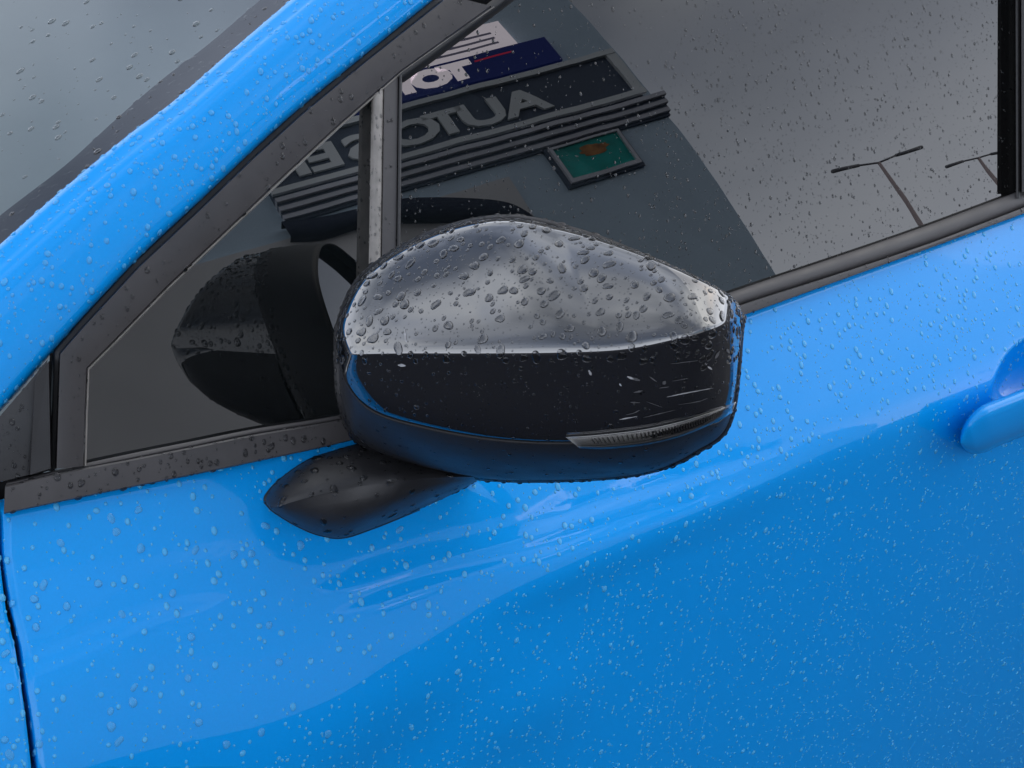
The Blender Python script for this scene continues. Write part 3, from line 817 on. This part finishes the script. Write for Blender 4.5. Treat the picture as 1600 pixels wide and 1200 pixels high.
# dark curved awning under the ledges
AD = 0.22
tpp = [(838, 342), (815, 326), (790, 315), (750, 309), (700, 307), (630, 309), (578, 322), (500, 338), (440, 345)]
btp = [(838, 343), (815, 341), (790, 339), (750, 337), (700, 337), (630, 339), (578, 343), (505, 366), (455, 369)]
tl_ = np.array([refl_uv(*q, AD) for q in tpp]); bl_ = np.array([refl_uv(*q, AD) for q in btp])
o_ = []
for arr, dp in ((tl_, 0.02), (tl_, AD), (bl_, AD), (bl_, 0.02)):
    o_.append(np.array([bpos(a, b, dp) for a, b in cr_line(arr, 40)]))
V, F = strip(o_)
build('awning', V, F, M['awning'], BLD)

# ------------------------------------------------------------------ street lamps, mirrored at the rear of the window
def refl_pt(px, py, Y):
    p, R = refl_ray(px, py); t = (Y - p[1])/R[1]; return p + t*R
def tube(P0, P1, r0_, r1_, n=10):
    P0, P1 = np.array(P0, float), np.array(P1, float); d = P1 - P0; d /= np.linalg.norm(d)
    a = np.cross(d, [0.3, 0.2, 1.0] if abs(d[2]) < 0.9 else [1.0, 0, 0]); a /= np.linalg.norm(a); b = np.cross(d, a)
    V = [P0 + r0_*(a*math.cos(t) + b*math.sin(t)) for t in np.linspace(0, 2*math.pi, n + 1)[:-1]] + [P1 + r1_*(a*math.cos(t) + b*math.sin(t)) for t in np.linspace(0, 2*math.pi, n + 1)[:-1]]
    F = [(i, (i + 1) % n, n + (i + 1) % n, n + i) for i in range(n)] + [tuple(range(n))[::-1], tuple(range(n, 2*n))]
    return V, F
for k, (aL, jn, aR, lab) in enumerate((((1300, 268), (1374, 253), (1437, 230), 'double armed street lamp mirrored nearer the front of the window'),
                                       ((1478, 261), (1530, 247), (1574, 236), 'double armed street lamp mirrored at the rear edge of the window'))):
    Y = -15.0 - 1.0*k
    A_, J_, R_ = refl_pt(*aL, Y), refl_pt(*jn, Y), refl_pt(*aR, Y)
    rt = root('street_lamp', (J_[0], J_[1], 0), lab, 'street lamp', 'street lamps mirrored in the side window')
    V, F = tube((J_[0], J_[1], 0), (J_[0], J_[1], J_[2]), 0.10, 0.04); build('pole', V, F, M['lamppost'], rt, flip_ok=False)
    for E_ in (A_, R_):
        mid = J_ + (E_ - J_)*0.45 + np.array([0, 0, 0.03])
        V, F = tube(J_, mid, 0.03, 0.03); build('arm', V, F, M['lamphead'], rt, flip_ok=False)
        V, F = tube(mid, E_, 0.05, 0.06); build('lamp_head', V, F, M['lamphead'], rt, flip_ok=False)

# ------------------------------------------------------------------ rain
NOM = [o for o in bpy.data.objects if o.type == 'MESH' and o.parent and (o.parent == car or (o.parent.parent == car))]
SKIP = {'dashboard', 'cabin_lining', 'door_jamb', 'hood', 'mirror_glass'}
allV, allF = [], []
for o in NOM:
    if o.name.split('.')[0] in SKIP: continue
    me = o.data; off = np.array(world_loc(o)); b0 = sum(len(a) for a in allV)
    co = np.empty(len(me.vertices)*3); me.vertices.foreach_get('co', co)
    allV.append(co.reshape(-1, 3) + off)
    allF += [tuple(i + b0 for i in p.vertices) for p in me.polygons]
CARB = BVHTree.FromPolygons([tuple(v) for v in np.vstack(allV)], allF)

def drop_template(rings, seg, hgt, irr, seed):
    r_ = np.random.default_rng(seed)
    a = np.linspace(0, 2*math.pi, seg + 1)[:-1]
    rad = 1 + irr*(r_.uniform(-1, 1)*np.cos(a + r_.uniform(0, 6)) + r_.uniform(-1, 1)*np.cos(2*a + r_.uniform(0, 6)) + 0.6*r_.uniform(-1, 1)*np.cos(3*a + r_.uniform(0, 6)))
    V = [(0, 0, hgt)]
    for q in rings:
        z = hgt*max(0.0, 1 - q**2.2)**0.62
        V += [(math.cos(t)*q*k, math.sin(t)*q*k, z) for t, k in zip(a, rad)]
    V += [(math.cos(t)*1.0*k, math.sin(t)*1.0*k, -0.25) for t, k in zip(a, rad)]
    nrg = len(rings) + 1
    F = [(0, 1 + j, 1 + (j + 1) % seg) for j in range(seg)]
    for i in range(nrg - 1):
        for j in range(seg):
            k = (j + 1) % seg
            F.append((1 + i*seg + j, 1 + (i + 1)*seg + j, 1 + (i + 1)*seg + k, 1 + i*seg + k))
    return np.array(V), F
SMALL = [drop_template((0.55, 0.86, 1.0), 8, h_, 0.10, 20 + i) for i, h_ in enumerate((0.42, 0.5, 0.46, 0.38))]
BIG = [drop_template((0.25, 0.5, 0.7, 0.85, 0.95, 1.0), 16, h_, ir, 40 + i) for i, (h_, ir) in enumerate(((0.42, 0.10), (0.36, 0.22), (0.45, 0.06), (0.34, 0.30), (0.40, 0.18), (0.32, 0.34)))]

CAND = []          # (px radius, pos, normal, radius m, stretch, surface key)
def scatter(o, n, rmin, rmax, power, key, dens=None, stretch=(1.0, 1.5), sep=1.15, margin=70):
    me = o.data; off = np.array(world_loc(o)); me.calc_loop_triangles()
    co = np.empty(len(me.vertices)*3); me.vertices.foreach_get('co', co); co = co.reshape(-1, 3) + off
    tri = np.array([t.vertices[:] for t in me.loop_triangles])
    a, b, c = co[tri[:, 0]], co[tri[:, 1]], co[tri[:, 2]]
    cr_ = np.cross(b - a, c - a); ar = np.linalg.norm(cr_, axis=1)/2
    nn = cr_/(2*ar[:, None] + 1e-12); cen = (a + b + c)/3
    face = (nn*(CAM - cen)).sum(1)
    q = cen - CAM; dz = q @ FWD
    px, py = 800 + FPX*(q @ RGT)/dz, 600 - FPX*(q @ UPV)/dz
    ok = (face > 0) & (px > -margin) & (px < 1600 + margin) & (py > -margin) & (py < 1200 + margin)
    wgt = ar*ok
    if wgt.sum() <= 0: return
    idx = rng.choice(len(tri), size=n, p=wgt/wgt.sum())
    u, v = rng.random(n), rng.random(n); fl_ = u + v > 1; u[fl_] = 1 - u[fl_]; v[fl_] = 1 - v[fl_]
    P = a[idx] + u[:, None]*(b - a)[idx] + v[:, None]*(c - a)[idx]
    R = rmin + (rmax - rmin)*rng.random(n)**power
    R = R[np.argsort(-R)] if False else R
    grid = {}
    cs = rmax*2.2
    order = np.argsort(-R)
    for i in order:
        p, r_ = P[i], R[i]
        if dens is not None:
            x_, y_ = proj(p)
            if rnd.random() > dens(x_, y_, r_): continue
        key3 = tuple((p//cs).astype(int)); bad = False
        for dx in (-1, 0, 1):
            for dy in (-1, 0, 1):
                for dz_ in (-1, 0, 1):
                    for (pp, rr) in grid.get((key3[0] + dx, key3[1] + dy, key3[2] + dz_), ()):
                        if abs(pp - p).max() < (rr + r_)*sep and np.linalg.norm(pp - p) < (rr + r_)*sep: bad = True; break
        if bad: continue
        grid.setdefault(key3, []).append((p, r_))
        dpt = (p - CAM) @ FWD
        CAND.append((FPX*r_/dpt, p, nn[idx[i]], r_, rnd.uniform(*stretch), key))
KEYS = {'door': ('raindrop clinging to the blue door panel', 'raindrops on the blue door'),
        'pillar': ('raindrop lying on the blue windshield pillar', 'raindrops on the blue pillar'),
        'cap': ('raindrop beaded on the gloss black mirror cap', 'raindrops on the mirror cap'),
        'foot': ('raindrop on the satin black mirror foot and lower cover', 'raindrops on the mirror foot'),
        'trim': ('raindrop on the black window trim', 'raindrops on the black trim'),
        'glass': ('raindrop on the dark side glass', 'raindrops on the side glass'),
        'wind': ('raindrop on the windshield', 'raindrops on the windshield')}
def d_door(x, y, r_):
    lower_ = y > np.interp(x, [0, 340, 1000, 1500, 1600], [1260, 1130, 810, 600, 560])
    if lower_: return 0.12 if r_ < 0.00058 else (1.0 if r_ < 0.0010 else (0.6 if r_ < 0.0013 else 0.12))
    return 0.9 if r_ > 0.0008 else 0.5
scatter(door, 17000, 0.00045, 0.0022, 5.0, 'door', d_door, (1.0, 1.4))
scatter(door, 3400, 0.0006, 0.0013, 2.2, 'door', lambda x, y, r_: 0.6 if y > np.interp(x, [0, 340, 1000, 1500, 1600], [1260, 1130, 810, 600, 560]) else 0.0, (1.0, 1.25))
scatter(fender, 300, 0.0005, 0.0022, 3, 'door')
pillar_o = [o for o in bpy.data.objects if o.name == 'roof_pillar'][0]
scatter(pillar_o, 1700, 0.00045, 0.0018, 4.2, 'pillar', None, (1.0, 1.35))
scatter(hd, 60, 0.0006, 0.0016, 3, 'door')
def d_cap(x, y, r_):
    return 1.0 if y < 565 else (0.45 if r_ < 0.0011 else 0.06)
scatter(cap, 4600, 0.00032, 0.0025, 5.2, 'cap', d_cap, (0.85, 1.35), 1.1)
scatter(mirror, 700, 0.0005, 0.0021, 2.5, 'foot', None, (1.0, 1.3), 1.1)
scatter(lower, 260, 0.0003, 0.0013, 4, 'foot')
scatter(foot, 420, 0.0005, 0.0028, 3.0, 'foot', lambda x, y, r_: 1.0 if y < np.interp(x, [415, 492, 600, 740], [795, 775, 754, 745]) else 0.35)
scatter(bm_, 800, 0.0004, 0.0021, 3.2, 'trim', lambda x, y, r_: 1.0 if x < 700 or r_ < 0.001 else 0.1)
scatter(wf, 420, 0.0004, 0.0018, 3.6, 'trim')
scatter(g, 130, 0.0003, 0.0014, 3.5, 'trim')
scatter([o for o in bpy.data.objects if o.name == 'quarter_glass_seal'][0], 210, 0.0004, 0.0011, 2.5, 'trim')
scatter(db, 60, 0.0003, 0.0011, 3, 'trim')
scatter(sg, 6000, 0.00030, 0.0012, 4.2, 'glass', lambda x, y, r_: 0.95 if x > 1040 else 0.5)
scatter(qg, 1700, 0.00030, 0.0012, 4.0, 'glass', lambda x, y, r_: 0.55)
scatter(wind, 500, 0.0004, 0.0020, 3.2, 'wind', lambda x, y, r_: 0.5)
scatter([o for o in bpy.data.objects if o.name == 'black_border'][0], 420, 0.0004, 0.0024, 3.0, 'wind')

for _ in range(34):                                    # dotted tracks left by drops that ran down the door
    x0, z0 = rnd.uniform(-0.15, 0.62), rnd.uniform(0.70, 0.93); dx_ = 0.0
    for k in range(rnd.randrange(8, 26)):
        z0 -= rnd.uniform(0.003, 0.007); dx_ += rnd.uniform(-0.0006, 0.0006)
        if z0 > zbelt(x0) - 0.02: continue
        p = np.array([x0 + dx_, B(x0 + dx_, z0), z0]); e = 1e-3
        n_ = np.array([(B(p[0] + e, z0) - B(p[0] - e, z0))/2/e, -1, (B(p[0], z0 + e) - B(p[0], z0 - e))/2/e]); n_ /= np.linalg.norm(n_)
        r_ = rnd.uniform(0.0004, 0.0008)
        CAND.append((FPX*r_/((p - CAM) @ FWD), p, n_, r_, rnd.uniform(1.0, 1.8), 'door'))
def frame_of(nrm_, p):
    n_ = np.array(nrm_); down = np.array([0, 0, -1.0]); t = down - (down @ n_)*n_
    if np.linalg.norm(t) < 1e-3: t = np.array([1.0, 0, 0])
    t /= np.linalg.norm(t); b = np.cross(n_, t); return t, b, n_
CAND.sort(key=lambda c: -c[0])
def visible(p, n_):
    x_, y_ = proj(p)
    if not (4 < x_ < 1596 and 4 < y_ < 1196): return False
    q = p + n_*0.0006 - CAM; dist = float(np.linalg.norm(q))
    h = CARB.ray_cast(Vector(CAM), Vector(q/dist))
    return h[0] is None or h[3] > dist - 0.004
big_me = {'water': [], 'pdrop': []}
for mk in big_me:
    for k, (V, F) in enumerate(BIG):
        me = bpy.data.meshes.new('raindrop'); me.from_pydata([tuple(v) for v in V], [], F); me.materials.append(M[mk])
        me.polygons.foreach_set('use_smooth', [True]*len(me.polygons)); me.update(); big_me[mk].append(me)
wk = lambda key: 'pdrop' if key in ('door', 'pillar') else 'water'
rest = {}; nbig = 0
for c in CAND:
    pxr, p, n_, r_, st, key = c
    if nbig < 295 and visible(p, n_):
        t, b, n2 = frame_of(n_, p)
        ang = rnd.uniform(-0.35, 0.35); t, b = t*math.cos(ang) + b*math.sin(ang), b*math.cos(ang) - t*math.sin(ang)
        o = bpy.data.objects.new('raindrop', big_me[wk(key)][rnd.randrange(6)]); COL.objects.link(o)
        hk = rnd.uniform(0.85, 1.15)
        o.matrix_world = Matrix((( t[0]*r_*st, b[0]*r_, n2[0]*r_*hk, p[0]), (t[1]*r_*st, b[1]*r_, n2[1]*r_*hk, p[1]), (t[2]*r_*st, b[2]*r_, n2[2]*r_*hk, p[2]), (0, 0, 0, 1)))
        o['label'], o['group'] = KEYS[key]; o['category'] = 'raindrop'
        nbig += 1
    else:
        rest.setdefault(key, []).append(c)
SNAME = {'door': 'fine rain on the blue door and fender', 'pillar': 'fine rain on the blue windshield pillar', 'cap': 'fine rain over the black mirror cap',
         'foot': 'fine rain on the mirror rim and foot', 'trim': 'fine rain on the black window trim', 'glass': 'fine rain speckling the dark side glass', 'wind': 'fine rain on the windshield edge'}
for key, lst in rest.items():
    VS, FS, base = [], [], 0
    for (pxr, p, n_, r_, st, _) in lst:
        tv, tf = SMALL[rnd.randrange(4)]
        t, b, n2 = frame_of(n_, p)
        W_ = p + r_*(tv[:, :1]*st*t + tv[:, 1:2]*b + tv[:, 2:3]*n2)
        VS.append(W_); FS += [tuple(i + base for i in f) for f in tf]; base += len(tv)
    o = build('rain_droplets', np.vstack(VS), FS, M['pfine' if key == 'door' else wk(key)], None, flip_ok=False, kind='stuff')
    o['label'] = SNAME[key]; o['category'] = 'rain'
print('DROPS', nbig, {k: len(v) for k, v in rest.items()})
